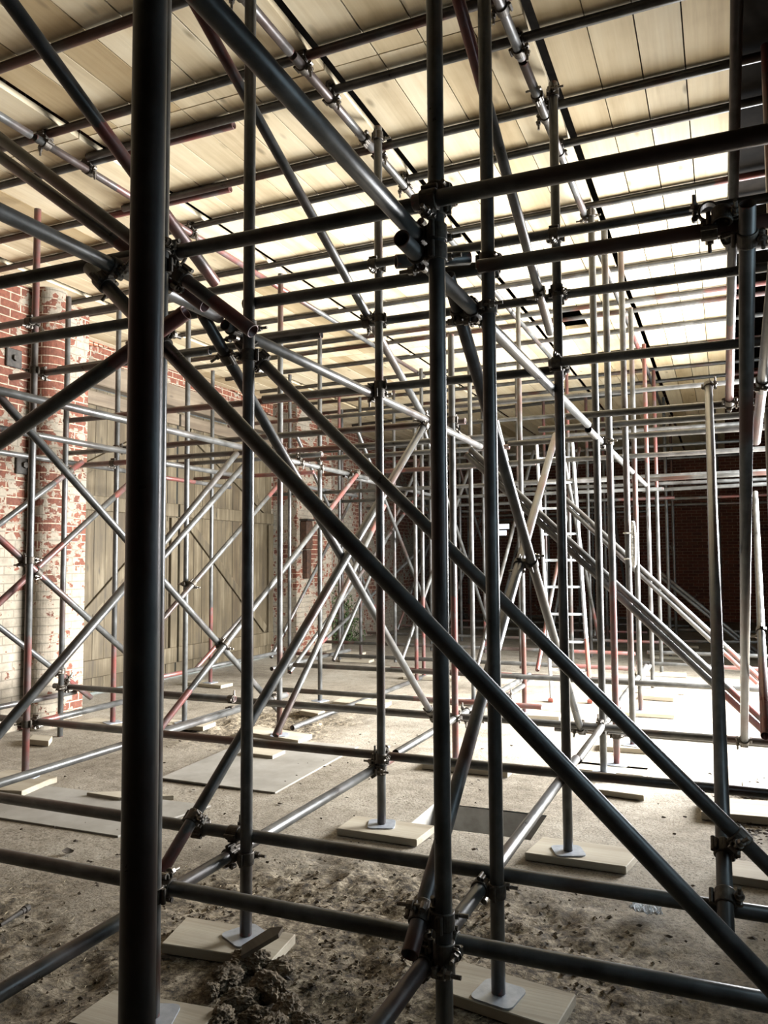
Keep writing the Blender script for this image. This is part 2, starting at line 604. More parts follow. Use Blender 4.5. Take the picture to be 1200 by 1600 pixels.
bm.verts.ensure_lookup_table()
struct(finish(bm, 'wall_right', M_BRICK_R))
bm = bmesh.new()
box(bm, (-2.4, -6.2, 3.0), (9.6, .4, 6.4))
struct(finish(bm, 'wall_back', M_BRICK_E))
bm = bmesh.new()
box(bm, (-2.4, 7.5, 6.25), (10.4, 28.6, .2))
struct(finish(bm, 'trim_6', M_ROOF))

# ----- timber deck overhead (the ceiling of this space): rows of boards with dark gaps over the main tubes
DECKZ = 4.078
bm = bmesh.new()
bays = [(-8.0, -5.60), (-5.52, -3.52), (-3.45, -1.845), (-1.79, -.79), (-.742, .11)]
for bi, (a, b_) in enumerate(bays):
    n = max(1, round((b_ - a) / .243))
    wd = (b_ - a) / n
    cuts = [-1.6, .9, 3.56, 6.1, 8.8, 11.4, 14.2, 17.0, 20.9] if bi < 4 else [-1.6, 1.4, 5.3, 8.2, 11.0, 14.0, 17.0, 20.9]
    for k in range(n):
        for c0, c1 in zip(cuts[:-1], cuts[1:]):
            j0 = random.uniform(-.006, .006)
            xm = a + wd * (k + .5)
            if bi == 3 and k == n // 2 - 1 and c0 == 6.1:      # a short board is missing here
                box(bm, (xm, (c0 + 8.02) / 2, DECKZ + .02), (wd - .005, 8.02 - c0 - .01, .038), None, .002)
                continue
            g = random.uniform(.005, .010)
            box(bm, (xm, (c0 + c1) / 2, DECKZ + .02 + random.uniform(0, .0015)), (wd - g, c1 - c0 - .008, .038))
struct(finish(bm, 'ceiling', M_DECK))

bm = bmesh.new()
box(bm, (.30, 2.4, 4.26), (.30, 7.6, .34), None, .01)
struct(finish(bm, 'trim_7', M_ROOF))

# pale dusty sheets lying on the floor, left of centre
def quad_slab(name, pts, z, th, mat):
    """slab whose top face has the given corners (world xy)"""
    b_ = bmesh.new()
    c = sum((V(p) for p in pts), V((0, 0))) / len(pts)
    top = [b_.verts.new((p[0] - c.x, p[1] - c.y, 0)) for p in pts]
    bot = [b_.verts.new((p[0] - c.x, p[1] - c.y, -th)) for p in pts]
    b_.faces.new(top)
    b_.faces.new(bot[::-1])
    n = len(pts)
    for i in range(n):
        b_.faces.new((top[i], bot[i], bot[(i + 1) % n], top[(i + 1) % n]))
    bmesh.ops.recalc_face_normals(b_, faces=b_.faces)
    bmesh.ops.bevel(b_, geom=list(b_.edges), offset=min(.003, th * .2), segments=1, affect='EDGES')
    return finish(b_, name, mat, loc=(c.x, c.y, z))


def px_slab(name, pix, z, th, mat):
    pts = [tuple(Pz(px, py, z)[:2]) for px, py in pix]
    return quad_slab(name, pts, z, th, mat)


# ------------------------------------------------------------------ scaffold tubes
RT = .02415
TUBES = []
TUBE_ME = {}


def tube_mesh(L, seg=24):
    key = (round(L, 2), seg)
    if key in TUBE_ME:
        return TUBE_ME[key]
    L = key[0]
    bm = bmesh.new()
    rings = []
    for rr, z in ((RT - .0035, .25 if L > .5 else L * .3), (RT - .0035, .0), (RT - .0006, 0), (RT, .0008), (RT, L - .0008), (RT - .0006, L), (RT - .0035, L), (RT - .0035, L - (.25 if L > .5 else L * .3))):
        rings.append([bm.verts.new((rr * math.cos(a), rr * math.sin(a), z)) for a in (2 * math.pi * k / seg for k in range(seg))])
    for A, B in zip(rings[:-1], rings[1:]):
        for k in range(seg):
            bm.faces.new((A[k], A[(k + 1) % seg], B[(k + 1) % seg], B[k]))
    for ring in (rings[0], rings[-1]):
        bm.faces.new(ring)
    bmesh.ops.recalc_face_normals(bm, faces=bm.faces)
    me = bpy.data.meshes.new('scaffold_tube')
    bm.to_mesh(me)
    bm.free()
    for p in me.polygons:
        p.use_smooth = len(p.vertices) == 4
    me.materials.append(M_TUBE)
    TUBE_ME[key] = me
    return me


def tube(name, p0, p1, ref, label, red0=0.0, red1=0.0, rust=None, group=None, clamp=True):
    p0, p1 = V(p0), V(p1)
    d = p1 - p0
    L = round(d.length, 2)
    far = p0.y > 6.5 and p1.y > 6.5
    o = bpy.data.objects.new(name, tube_mesh(L, 12 if far else 28))
    COL.objects.link(o)
    q = d.to_track_quat('Z', 'Y')
    o.location = p0
    o.rotation_euler = q.to_euler()
    o['red0'] = float(red0)
    o['red1'] = float(red1)
    o['len'] = float(L)
    o['rust'] = float(random.choice([0, .2, .5, .8]) if rust is None else rust)
    tag(o, label, 'scaffold tube', group)
    TUBES.append(dict(o=o, a=p0, b=p0 + d.normalized() * L, d=d.normalized(), ref=ref, clamp=clamp and ref is not None))
    return o


def standard(x, y, z0, z1, ref, label, **kw):
    return tube('scaffold_post', (x, y, z0), (x, y, z1), ref, label, **kw)


def ledger(px, py, Y, x0, x1, ref, label, **kw):
    z = Py(px, py, Y).z
    return tube('scaffold_ledger', (x0, Y, z), (x1, Y, z), ref, label, **kw)


def longi(px, py, X, y0, y1, ref, label, **kw):
    z = Px(px, py, X).z
    return tube('scaffold_runner', (X, y0, z), (X, y1, z), ref, label, **kw)


def brace(a, b, ref, label, **kw):
    if ref in ('the back brace', 'the pinkish brace', 'the brick brace', 'the moss brace', 'the low door brace') and a.z > .3:
        a = a + (a - b) * ((a.z - .3) / (b.z - a.z))      # carry the foot down to the low ledgers
    return tube('scaffold_brace', a, b, ref, label, **kw)


ZT = 4.03
# posts -------------------------------------------------------------
POSTS = [
    # x, y, z0, z1, ref, label, red0, red1
    (-.74, .88, .05, 4.03, 'the big foreground post', 'thick dark steel post filling the left foreground from top edge to bottom edge', 0, 0),
    (-1.73, 2.13, .05, 4.03, 'the post hidden behind it', 'dark steel post almost hidden directly behind the thick foreground post', 0, 0),
    (-.742, 2.14, .05, 4.03, 'the black central post', 'black steel post at centre of the picture running out of the bottom edge', 0, 0),
    (-.74, 2.69, .05, 4.03, 'the second central post', 'black steel post just right of the central one, foot on a rounded plate', 0, 0),
    (-1.76, 2.72, .05, 4.03, 'the post beside the clods', 'grey steel post whose foot stands beside the heap of soil clods', .0, 0),
    (-1.79, 4.13, .05, 4.05, 'the post left of pit', 'slim grey post standing on the square pale board left of the floor pit', 0, 0),
    (-.76, 4.11, .05, 4.05, 'the post right of pit', 'dark post on a steel plate and long board right of the floor pit', 0, 0),
    (-4.43, 4.10, .05, 4.03, 'the red-footed left post', 'grey post near the left edge with a red painted foot and red top', .95, .9),
    (-3.50, 5.91, .05, 4.03, 'the tall post by doors', 'slim pale post in front of the brick pier right of the timber doors', 0, 0),
    (-3.95, 7.50, .05, 4.03, 'the post before greenery', 'thin pale post standing in front of the moss at the wall foot', 0, 0),
    (-.80, 5.70, .05, 4.03, 'the left of twin posts', 'greenish grey post, left one of the close pair right of the pit', 0, 0),
    (-.745, 5.97, .05, 4.03, 'the right of twin posts', 'post with faded red lower half, right one of the close pair', 1.3, 0),
    (-.70, 6.63, .05, 4.03, 'the post with white cord', 'pale post with a loop of white cord tied to it', 0, 0),
    (-1.83, 5.58, .05, 3.2, 'the pinkish post', 'pinkish post just right of and behind the black central post', 1.2, 0),
    (-1.805, 7.65, .05, 4.03, 'the post behind second brace', 'thin pale post beyond the second central post with a pink foot', .8, 0),
    (-5.20, 5.80, .05, 3.9, 'the post before near door', 'thin post with pink foot in front of the near timber door leaf', .7, 0),
    (-4.58, 6.04, .05, 3.9, 'the post before mid door', 'thin pale post in front of the timber doors right of the foreground post', 0, 0),
    (-5.35, 5.32, .0, 3.9, 'the post at round pier', 'grey post standing close against the round brick pier', 0, 0),
    (-5.80, 8.15, .05, 3.9, 'the dark-footed door post', 'thin post with dark red foot close to the far timber door leaf', .9, 0),
    (-3.57, 9.62, .05, 4.03, 'the red-footed back post', 'thin pale post with bright red foot just left of the central post', 1.0, 0),
    (-2.46, 8.13, .05, 4.03, 'the thin post between centrals', 'thin pale post seen in the gap between the two central black posts', 0, 0),
    (-5.05, 10.9, .05, 4.03, 'the post before bright brick', 'thin pale post in front of the brightest limewashed brick', 0, 0),
    (-5.75, 11.7, .05, 4.03, 'the dark post before brick', 'thin dark post against limewashed brick beside the rusty box', 0, 0),
    (-.78, 8.15, .05, 4.03, 'the first of row posts', 'pale post just right of the white cord, first of the receding row', 0, 0),
    (-.78, 9.6, .05, 4.03, None, 'pink and white post, second of the receding row right of the white cord', 0, 1.4),
    (-.78, 11.0, .05, 4.03, None, 'red topped post, third of the receding row before the dark brick end', 0, 1.6),
    (-.78, 12.9, .05, 4.03, None, 'yellowish post, fourth of the receding row before the dark brick end', 0, 0),
    (-.78, 14.6, .05, 4.03, None, 'thin yellowish post, fifth of the receding row before the dark brick end', 0, 0),
    (.30, 5.72, .05, 2.62, 'the right edge post', 'dark grey post at the right edge of the picture with bright lit side', 0, 0),
    (.27, 4.19, .05, 4.03, 'the upper right post', 'dark reddish post at the top right corner', 0, 1.2),
]
for x, y, z0, z1, ref, lab, r0, r1 in POSTS:
    standard(x, y, z0, z1, ref, lab, red0=r0, red1=r1)

# ledgers, lower level ----------------------------------------------
ledger(698, 1470, 2.195, -4.6, .75, 'the lowest front ledger', 'dark low ledger crossing the very front, nearest the bottom edge')
ledger(780, 1365, 2.75, -4.6, .75, 'the second low ledger', 'dark low ledger second from the bottom edge, just behind the front one')
ledger(592, 1180, 4.185, -5.2, .75, 'the third low ledger', 'brownish low ledger passing the foot of the post left of the pit', rust=.8)
ledger(1140, 1155, 5.76, -1.0, .75, 'the fourth low ledger', 'grey-brown low ledger running behind the pit to the right edge', rust=.8)
ledger(560, 1108, 5.64, -4.0, -.6, 'the pale low ledger', 'greenish low ledger right of the grey post and above the wide sole board', rust=.3)
ledger(320, 1092, 5.9, -4.75, -1.7, 'the low door ledger', 'low ledger with worn patches, running right from the foreground post', rust=.6)
ledger(160, 1077, 5.39, -5.5, -3.6, 'the pier ledger', 'short low ledger starting at the round pier', rust=.5)
ledger(520, 1083, 7.0, -4.3, -1.5, 'the reddish low ledger', 'low ledger with a dull red stretch behind the post left of the pit', red0=.0, red1=1.2)
ledger(480, 1040, 7.56, -4.3, -.4, 'the grey mid-floor ledger', 'grey low ledger in front of the moss on the wall foot')
ledger(640, 1046, 9.55, -4.0, -.5, 'the red mid-floor ledger', 'low ledger with red painted length left of the black central post', red0=1.6)
ledger(900, 1150 - 10, 6.05, -1.2, .6, 'the pale right ledger', 'pale low ledger right of the pit behind the grey-brown one')
ledger(950, 1065, 7.55, -1.4, .9, 'the bluish floor ledger', 'pale bluish low ledger behind the ladder foot', rust=0)

# ledgers, middle and upper level -----------------------------------
ledger(1000, 248, 2.08, -.79, .75, 'the front upper right ledger', 'thick dark upper ledger running from the central post to the right edge')
ledger(440, 362, 2.195, -1.95, -.70, 'the front upper left ledger', 'thick dark upper ledger between foreground post and the central post')
ledger(60, 430, 2.195, -4.6, -1.80, 'the far left upper ledger', 'thick dark upper ledger entering at the left edge behind the slanting tubes')
ledger(1000, 377, 2.635, -.76, .75, 'the second upper right ledger', 'black upper ledger meeting the dark clamp cluster at the right edge')
ledger(520, 455, 2.75, -1.80, -.72, 'the second upper left ledger', 'dark upper ledger between the grey post and second central post')
ledger(60, 527, 2.75, -4.6, -1.95, 'the left second ledger', 'dark ledger at the left edge below the pale one')
ledger(520, 512, 4.185, -2.75, -.72, 'the double ledger, upper', 'dark ledger passing the post left of the pit, upper one of its pair')
ledger(1000, 444, 4.185, -.80, .75, 'the right double ledger, upper', 'black ledger on the right, upper one of the two horizontal black bars', rust=0)
ledger(1000, 553, 4.06, -.80, .75, 'the right double ledger, lower', 'black ledger on the right, lower one of the two horizontal black bars', rust=0)
ledger(730, 592, 4.185, -2.6, -.72, 'the double ledger, lower', 'dark ledger clamped to the post left of the pit above the white runner')
ledger(320, 547, 4.2, -4.3, -2.2, 'the ledger over doors', 'grey ledger right of foreground post running below the two open tube ends')
ledger(90, 580, 4.185, -4.75, -3.0, 'the left wall ledger', 'reddish brown ledger at the left edge crossing the round pier', rust=.9)
ledger(460, 433, 4.05, -5.2, .6, 'the pale high ledger', 'pale galvanised ledger running high across the picture behind the dark ledgers', rust=.1)
ledger(420, 626, 5.0, -4.6, -2.2, 'the dark red ledger', 'dark red ledger across the bare orange brick', red0=2.4, rust=1)
for i, (Y, px, py, x0, x1, lab) in enumerate([
        (5.67, 1000, 642, -1.0, .9, 'bright-edged ledger, highest of the white-lit ledgers on the right'),
        (6.14, 1000, 660, -1.3, .9, 'white-lit ledger on the right, second from the top'),
        (6.76, 1000, 680, -1.7, .9, 'white-lit ledger on the right, third from the top'),
        (8.08, 1000, 712, -2.6, .9, 'white-lit ledger on the right, fourth from the top, before dark brick'),
        (10.1, 1000, 745, -2.8, .9, 'white-lit ledger on the right, upper of the close group'),
        (11.1, 1000, 757, -2.8, .9, 'white-lit ledger on the right, second of the close group')]):
    ledger(px, py, Y, x0, x1, 'the %s white-lit right ledger' % ['top', 'second', 'third', 'fourth', 'fifth', 'sixth'][i], lab, rust=.1)
for i, (Y, px, py, x0, x1, r0, lab) in enumerate([
        (5.66, 545, 672, -3.6, -1.75, 0, 'rusty ledger left of centre, top one of the brick-side stack'),
        (6.3, 560, 697, -3.9, -1.75, .8, 'red-ended ledger left of centre, second of the brick-side stack'),
        (7.0, 640, 708, -4.1, -1.75, .5, 'reddish ledger left of centre, third of the brick-side stack'),
        (6.6, 500, 710, -4.1, -3.45, 0, 'short dark ledger stub with an open end before the brick'),
        (8.1, 640, 734, -4.2, -1.75, 1.0, 'reddish ledger left of centre, fourth of the brick-side stack')]):
    ledger(px, py, Y, x0, x1, 'the %s' % ['top brick-side ledger', 'second brick-side ledger', 'third brick-side ledger', 'short brick-side stub', 'fourth brick-side ledger'][i], lab, red0=r0, rust=.8)
for i, (Y, px, py, x0, x1, r0, lab) in enumerate([
        (5.85, 300, 692, -5.4, -3.5, 0, 'short ledger before the doors, below the white runner'),
        (6.0, 310, 712, -5.0, -3.5, 0, 'grey ledger on the doors, joined to the thin mid-door post'),
        (7.3, 330, 722, -6.2, -4.3, 0, 'dark thin ledger against the upper door boards'),
        (8.2, 330, 747, -6.1, -4.4, 2.2, 'dark red ledger against the upper door boards, lowest there'),
        (5.45, 130, 655, -5.5, -4.3, 0, 'dark ledger right of the round pier under a pink runner'),
        (5.9, 110, 708, -5.9, -4.6, 0, 'dark ledger clamped to the post at the round pier'),
        (5.75, 170, 724, -5.6, -4.7, .6, 'dark red ledger stub left of the foreground post')]):
    ledger(px, py, Y, x0, x1, 'the %s' % ['highest door ledger', 'second door ledger', 'third door ledger', 'lowest red door ledger', 'round pier ledger', 'pier post ledger', 'red ledger stub'][i], lab, red0=r0, rust=.7)

# runners (front to back) --------------------------------------------
XA, XB, XC = -.797, -1.835, -3.60
longi(860, 1240, XA, 1.55, 4.6, 'the low right runner', 'low pale runner along the right side of the pit towards the central post')
longi(930, 1150, XA, 4.65, 9.0, 'the far low right runner', 'low pale runner continuing behind the post right of the pit', red0=0)
longi(370, 1330, XB, 1.2, 4.4, 'the low left runner', 'low shiny runner from the lower left corner to the post left of the pit', red1=.12)
longi(690, 1135, XB, 4.45, 8.0, 'the far low left runner', 'low pale blue runner beyond the post left of the pit')
longi(190, 1165, XC, 2.1, 6.2, 'the left low runner', 'low white runner at the left, below the red-footed post', rust=.1)
longi(450, 1140, -3.57, 6.25, 10.0, 'the back low runner', 'low white runner right of the post by the doors', rust=.1)
for lab, ref, a, b_, z, r0 in [
        ('low white runner at the left edge before the round pier', 'the pier runner', (0, 1103), (104, 1085), .33, 0),
        ('low runner with pink end left of the foreground post', 'the pink low runner', (40, 1127), (190, 1102), .33, .35),
        ('low pale blue runner right of the foreground post', 'the blue low runner', (260, 1140), (372, 1107), .33, 0),
        ('low runner with pink stretch at the door foot', 'the pink door runner', (256, 1058), (330, 1040), .33, .5),
        ('low bluish runner at the far door foot', 'the far door runner', (330, 1042), (430, 1020), .33, 0),
        ('low pale runner before the moss', 'the mossy runner', (425, 1042), (548, 1018), .33, 0),
        ('low pink runner behind the second central post', 'the pink right runner', (780, 1098), (822, 1066), .30, .6),
        ('low white runner beside the white cord post', 'the white right runner', (962, 1100), (992, 1077), .30, 0),
        ('low blue runner right of the ladder foot', 'the blue right runner', (1000, 1062), (1014, 1042), .30, 0)]:
    A, B = Pz(*a, z), Pz(*b_, z)
    xm = (A.x + B.x) / 2
    tube('scaffold_runner', (xm, A.y - .15, z), (xm, B.y + .15, z), ref, lab, red0=r0)
longi(830, 575, XA, 2.0, 5.3, 'the white upper right runner', 'white-lit upper runner from the second central post down to the right', rust=.1)
longi(980, 730, XA - .004, 5.34, 9.6, 'the far white runner', 'white-lit upper runner continuing to the post with white cord', rust=.0)
longi(150, 403, XB, .55, 2.62, 'the near left runner', 'dark upper runner entering from the left edge behind the foreground post')
longi(590, 620, XB, 2.66, 6.0, 'the white upper left runner', 'white-lit upper runner in the middle, passing the post left of the pit', rust=.35)
longi(190, 655, XC, 2.6, 6.1, 'the pink upper runner', 'white and pink upper runner at the left with small holes', red0=.3, red1=.0, rust=.3)
for lab, ref, a, b_, z, r0 in [
        ('white upper runner below the pink one, left of the foreground post', 'the white left runner', (60, 680), (193, 705), 2.45, 0),
        ('white thin upper runner at the left edge, lowest of three', 'the thin left runner', (0, 705), (195, 737), 2.45, 0),
        ('white upper runner right of the foreground post, ending in pink', 'the pink ended runner', (258, 722), (352, 742), 2.45, 0),
        ('thin pinkish runner across the door boards', 'the thin door runner', (258, 748), (345, 758), 2.45, .8),
        ('white upper runner before the red brick, ending at a rising brace', 'the brick runner', (474, 722), (549, 744), 2.45, 0),
        ('thin pale runner below the one before the red brick', 'the lower brick runner', (470, 760), (545, 772), 2.45, 0),
        ('white upper runner left of the central post in the background', 'the middle runner', (570, 747), (655, 772), 2.45, 0),
        ('white runner in the background between the central posts', 'the gap runner', (712, 677), (730, 690), 2.45, 0)]:
    A, B = Pz(*a, z), Pz(*b_, z)
    xm = (A.x + B.x) / 2
    tube('scaffold_runner', (xm, A.y - .35, z), (xm, B.y + .3, z), ref, lab, red0=r0, rust=.1)

# runners under the deck ---------------------------------------------
ZR = 3.995
for X, segs in ((-.845, [(1.2, 3.75, 0, 0), (3.78, 6.3, 0, 0), (6.34, 9.8, 0, .8), (9.84, 14, 0, 0)]),
                (-1.875, [(1.2, 3.25, 0, 0), (3.28, 4.25, 0, 0), (4.28, 6.6, 0, 0), (6.64, 10.5, 0, .9)]),
                (-3.635, [(1.3, 3.3, 0, 0), (3.33, 5.9, 0, 1.9), (5.95, 9.9, .6, 0)])):
    who = {-.845: 'right', -1.875: 'middle', -3.635: 'left'}[X]
    for k, (a, b_, r0, r1) in enumerate(segs):
        tube('scaffold_runner', (X, a, ZR), (X, b_, ZR), 'the %s deck runner' % who,
             'runner hung under the deck, %s line, %s length from the front' % (who, ['first', 'second', 'third', 'fourth'][k]), red0=r0, red1=r1, rust=.5)

# transoms carrying the deck -----------------------------------------
ZTR = 4.052
ordn = 'first second third fourth fifth sixth seventh eighth ninth tenth eleventh twelfth thirteenth fourteenth fifteenth sixteenth seventeenth eighteenth'.split()
TR = [2.2, 2.76, 3.35, 3.68, 4.31, 4.73, 5.66, 6.04, 7.03, 7.97, 8.28, 9.0, 9.91, 11.03, 11.79, 12.2, 13.12, 15.0]
TL = [2.25, 2.84, 3.39, 3.75, 4.41, 4.83, 5.75, 6.1, 7.1, 8.05, 8.4, 9.1, 10.0, 11.1, 11.9, 13.2]
for k, yl in enumerate(TL):
    yr = TR[k]
    rr = random.choice([.2, .9, .9])
    r1_ = [0, .0, 0, 0, 0, .3, .6, .5, 0, .7, .5, 0, .7, 0, .5, 0][k]
    lab = 'transom carrying the deck boards, %s counting from the front' % ordn[k]
    rf = 'the deck transom' if yl < 5 else None
    if k in (3, 4):
        xe = -2.55 if k == 3 else -3.02
        tube('scaffold_transom', (-6.3, yl + .02, ZTR), (xe, yl + .02, ZTR), rf, 'short red-ended ' + lab, red1=[.8, 1.2][k - 3], rust=.9)
        tube('scaffold_transom', (-3.6 - .3 * (k - 3), yl - .035, ZTR), (.62, yr, ZTR), rf, 'lapped ' + lab, rust=rr)
        continue
    tube('scaffold_transom', (-6.3, yl + .06, ZTR), (.62, yr, ZTR), rf, lab, red1=r1_, rust=rr, clamp=yl < 6.5)

# braces ---------------------------------------------------------------
brace(Py(140, 418, 2.02), Py(1240, 1578, 2.02), 'the great front brace', 'thick black diagonal brace crossing the whole picture down to the lower right corner', rust=0)
brace(Py(370, 527, 2.81), Py(1250, 1403, 2.81), 'the second great brace', 'black diagonal brace parallel to and above the thickest one', rust=0)
brace(Py(-60, 733, 1.963), Py(292, 487, 1.963), 'the left rising brace', 'brown diagonal brace rising from the left edge to behind the foreground post', red1=.3, rust=.6)
brace(Py(-45, 182, 2.245), Py(394, 517, 2.245), 'the open-ended tube', 'dark diagonal tube from upper left, right one of two open ends', rust=.9, red1=.2)
brace(Py(-45, 212, 2.30), Py(320, 478, 2.30), 'the twin open-ended tube', 'dark diagonal tube from upper left, left one of two open ends', rust=.9, red1=.5)
brace(Px(300, -22, -.80), Px(657, 374, -.80), 'the thick upper brace', 'thick dark brace descending from the top edge to the central post', rust=0)
brace(Px(-10, -32, -1.89), Px(337, 443, -1.89), 'the red-ended brace', 'brace from the top left corner with a red painted lower end', red1=.75, rust=.5)
brace(Px(302, 2, -1.89), Px(664, 655, -1.89), 'the long pale brace', 'long brace from the top left of the deck down to the middle, paling downwards', red0=.35, rust=.35)
brace(Px(700, 430, -.855), Py(908, 1142, 5.70), 'the falling right brace', 'pale brace falling between the two central posts towards the right', rust=.3)
brace(Px(713, -12, -.855), Px(860, 520, -.855), 'the top right brace', 'slim brace falling from the top edge behind the second central post', red0=.45)
brace(Px(640, 1492, -.80), Px(868, 680, -1.11), 'the rising right brace', 'brown brace rising from beside the central post foot to the right', red0=0, rust=.9)
_a, _b = Py(300, 1282, 2.692), Px(664, 662, -1.84)
brace(_a + (_a - _b).normalized() * .36, _b, 'the rising left brace', 'brace rising from the foreground post foot to the white middle runner', red0=.3, rust=.8)
brace(Px(316, 490, -1.89), Py(673, 1113, 5.585), 'the falling left brace', 'brace falling past the crossing clamp to the low ledger left of centre', rust=.3)
brace(Px(-8, 612, -3.655), Px(440, 1116, -3.655), 'the falling door brace', 'brace falling from the left edge behind the foreground post to the low ledger', red1=0, rust=.4)
brace(Px(-5, 838, -4.49), Px(200, 1022, -4.49), 'the cross brace, falling', 'reddish brace falling across the red-footed left post', red0=.5, rust=.5)
brace(Px(-5, 945, -4.545), Px(200, 757, -4.545), 'the cross brace, rising', 'brace rising across the red-footed left post', red0=.7, red1=.2)
brace(Px(-5, 977, -5.41), Px(142, 1090, -5.41), 'the pink-ended brace', 'short brace with pink lower end before the round pier', red1=.5)
brace(Px(-10, 1155, -3.0), Px(200, 912, -3.0), 'the low left brace', 'pale brace rising from the left edge to the foreground post at low height', rust=.1)
brace(Px(-5, 822, -5.3), Px(128, 722, -5.3), 'the pier brace', 'thin brace rising across the round pier with a red top', red1=.4)
brace(Px(250, 855, -3.75), Px(370, 708, -3.75), 'the upper door brace', 'brace rising over the door boards, upper one of the parallel two', rust=.3)
brace(Px(250, 876, -3.9), Px(380, 728, -3.9), 'the lower door brace', 'brace rising over the door boards, lower one of the parallel two', rust=.1)
brace(Px(250, 972, -4.5), Px(437, 755, -4.5), 'the thin door brace', 'thin brace rising across the middle of the timber doors', red1=.3)
brace(Px(305, 1046, -5.5), Px(470, 862, -5.5), 'the low door brace', 'thin brace with red foot rising from the door foot', red0=.5)
brace(Px(512, 800, -3.6), Px(560, 738, -3.6), 'the brick brace', 'red brace rising before the bright limewashed brick', red1=.8, red0=.5)
brace(Px(500, 985, -4.4), Px(655, 770, -4.4), 'the back brace', 'thin brace rising behind the black diagonal, red at its top', red1=.8)
brace(Px(548, 900, -2.9), Px(600, 790, -2.9), 'the pinkish brace', 'short pinkish brace seen above the great black diagonal', red1=.4)
brace(Px(518, 990, -5.2), Px(655, 860, -5.2), 'the moss brace', 'thin brace rising from the moss at the wall foot', red0=.4)
# the pale double braces at the right
for k, (a, b_, Y, n1, r1) in enumerate([((735, 702), (1230, 1160), 6.10, 'nearest pair', .5), ((880, 776), (1190, 1062), 8.6, 'second pair', .4), ((1030, 893), (1200, 1032), 13.0, 'third yellowish pair', 0)]):
    for j, off in enumerate((0, 1)):
        dy = 0.052 * off
        A, B = Py(*a, Y), Py(*b_, Y)
        n_ = V((B - A)).normalized()
        up = V((-n_.z, 0, n_.x)) * .0525 * (-off)
        brace(A + up, B + up, None if k == 2 else 'the %s double brace' % ['near', 'far'][k] if k < 2 else None,
              'white-lit diagonal at right, %s, %s tube of the two' % (n1, ['upper', 'lower'][j]), red1=r1, rust=.2, clamp=False)
# raking tubes at the right edge
brace(Py(1152, -20, 3.30), Py(1139.5, 632, 5.60), 'the red-tipped raker', 'grey raking tube at upper right with red lower end', red1=.75, rust=.2)
brace(Py(1168, 318, 2.50), Py(1163, 1160, 5.70), 'the dark raker', 'long dark raking tube near the right edge from the black clamp cluster', rust=.9)
brace(Py(1135, 1468, 2.61), Py(1107, 600, 5.60), 'the central right raker', 'dark raking tube right of centre leaning away to the bright ledger', rust=.5)
brace(Py(1215, 380, 2.9), Py(1181, 690, 5.2), 'the lit raker', 'white-lit raking tube at the right edge above mid height', rust=.2, red1=.9)
brace(Py(1196, 1150, 4.6), Py(1180, 770, 8.5), 'the white edge raker', 'white glowing raking tube at the right edge at mid height', red0=.8, rust=0)

# background: the same grid repeated, too alike to tell apart --------------
gx = [-1.85, -2.55, -3.5, -4.4, -5.3]
for i, y in enumerate([9.2, 10.7, 12.3, 13.9, 15.5, 17.2]):
    for x in gx + ([-.05] if y > 11 else []):
        if random.random() < .12:
            continue
        standard(x + random.uniform(-.03, .03), y, .05, random.choice([4.03, 4.03, 3.4]), None,
                 'thin scaffold post far back among the dense background grid', red0=random.choice([0, 0, .5, 0, .9]), red1=random.choice([0, 0, .8]), group='background posts')
for y in [9.255, 10.755, 12.355, 13.955, 15.555, 17.255]:
    for z in (.30, 2.42):
        ofs = random.uniform(-.4, .4)
        tube('scaffold_ledger', (-5.6, y, z), (-1.0 + ofs, y, z), None, 'thin scaffold ledger far back among the dense background grid', red0=random.choice([0, 0, .5, 0, .9]), red1=random.choice([0, 0, .8]), group='background ledgers')
for y in [9.655, 11.055, 12.955, 14.655]:
    for z in (.30, 2.46):
        tube('scaffold_ledger', (-.96, y, z + random.uniform(-.04, .04)), (.75, y, z), None, 'thin ledger far back in front of the dark brick end wall', red1=random.choice([0, 0, .9]), group='end wall ledgers')
for y in [8.205, 9.255, 10.755, 12.355, 13.955]:
    tube('scaffold_ledger', (-5.6, y, 3.2), (.5, y, 3.2), None, 'thin high scaffold ledger far back close under the deck', red0=random.choice([0, 1]), group='high background ledgers')
for x in gx:
    for y0_ in (8.9, 13.2):
        tube('scaffold_brace', (x - .1, y0_, .28), (x - .1, y0_ + 3.2, 3.2), None, 'thin raking brace far back among the dense background grid', red0=random.choice([0, .8]), group='background braces')
        tube('scaffold_brace', (x + .1, y0_ + .3, 3.2), (x + .1, y0_ + 3.4, .28), None, 'thin raking brace far back among the dense background grid', red1=random.choice([0, .8]), group='background braces')

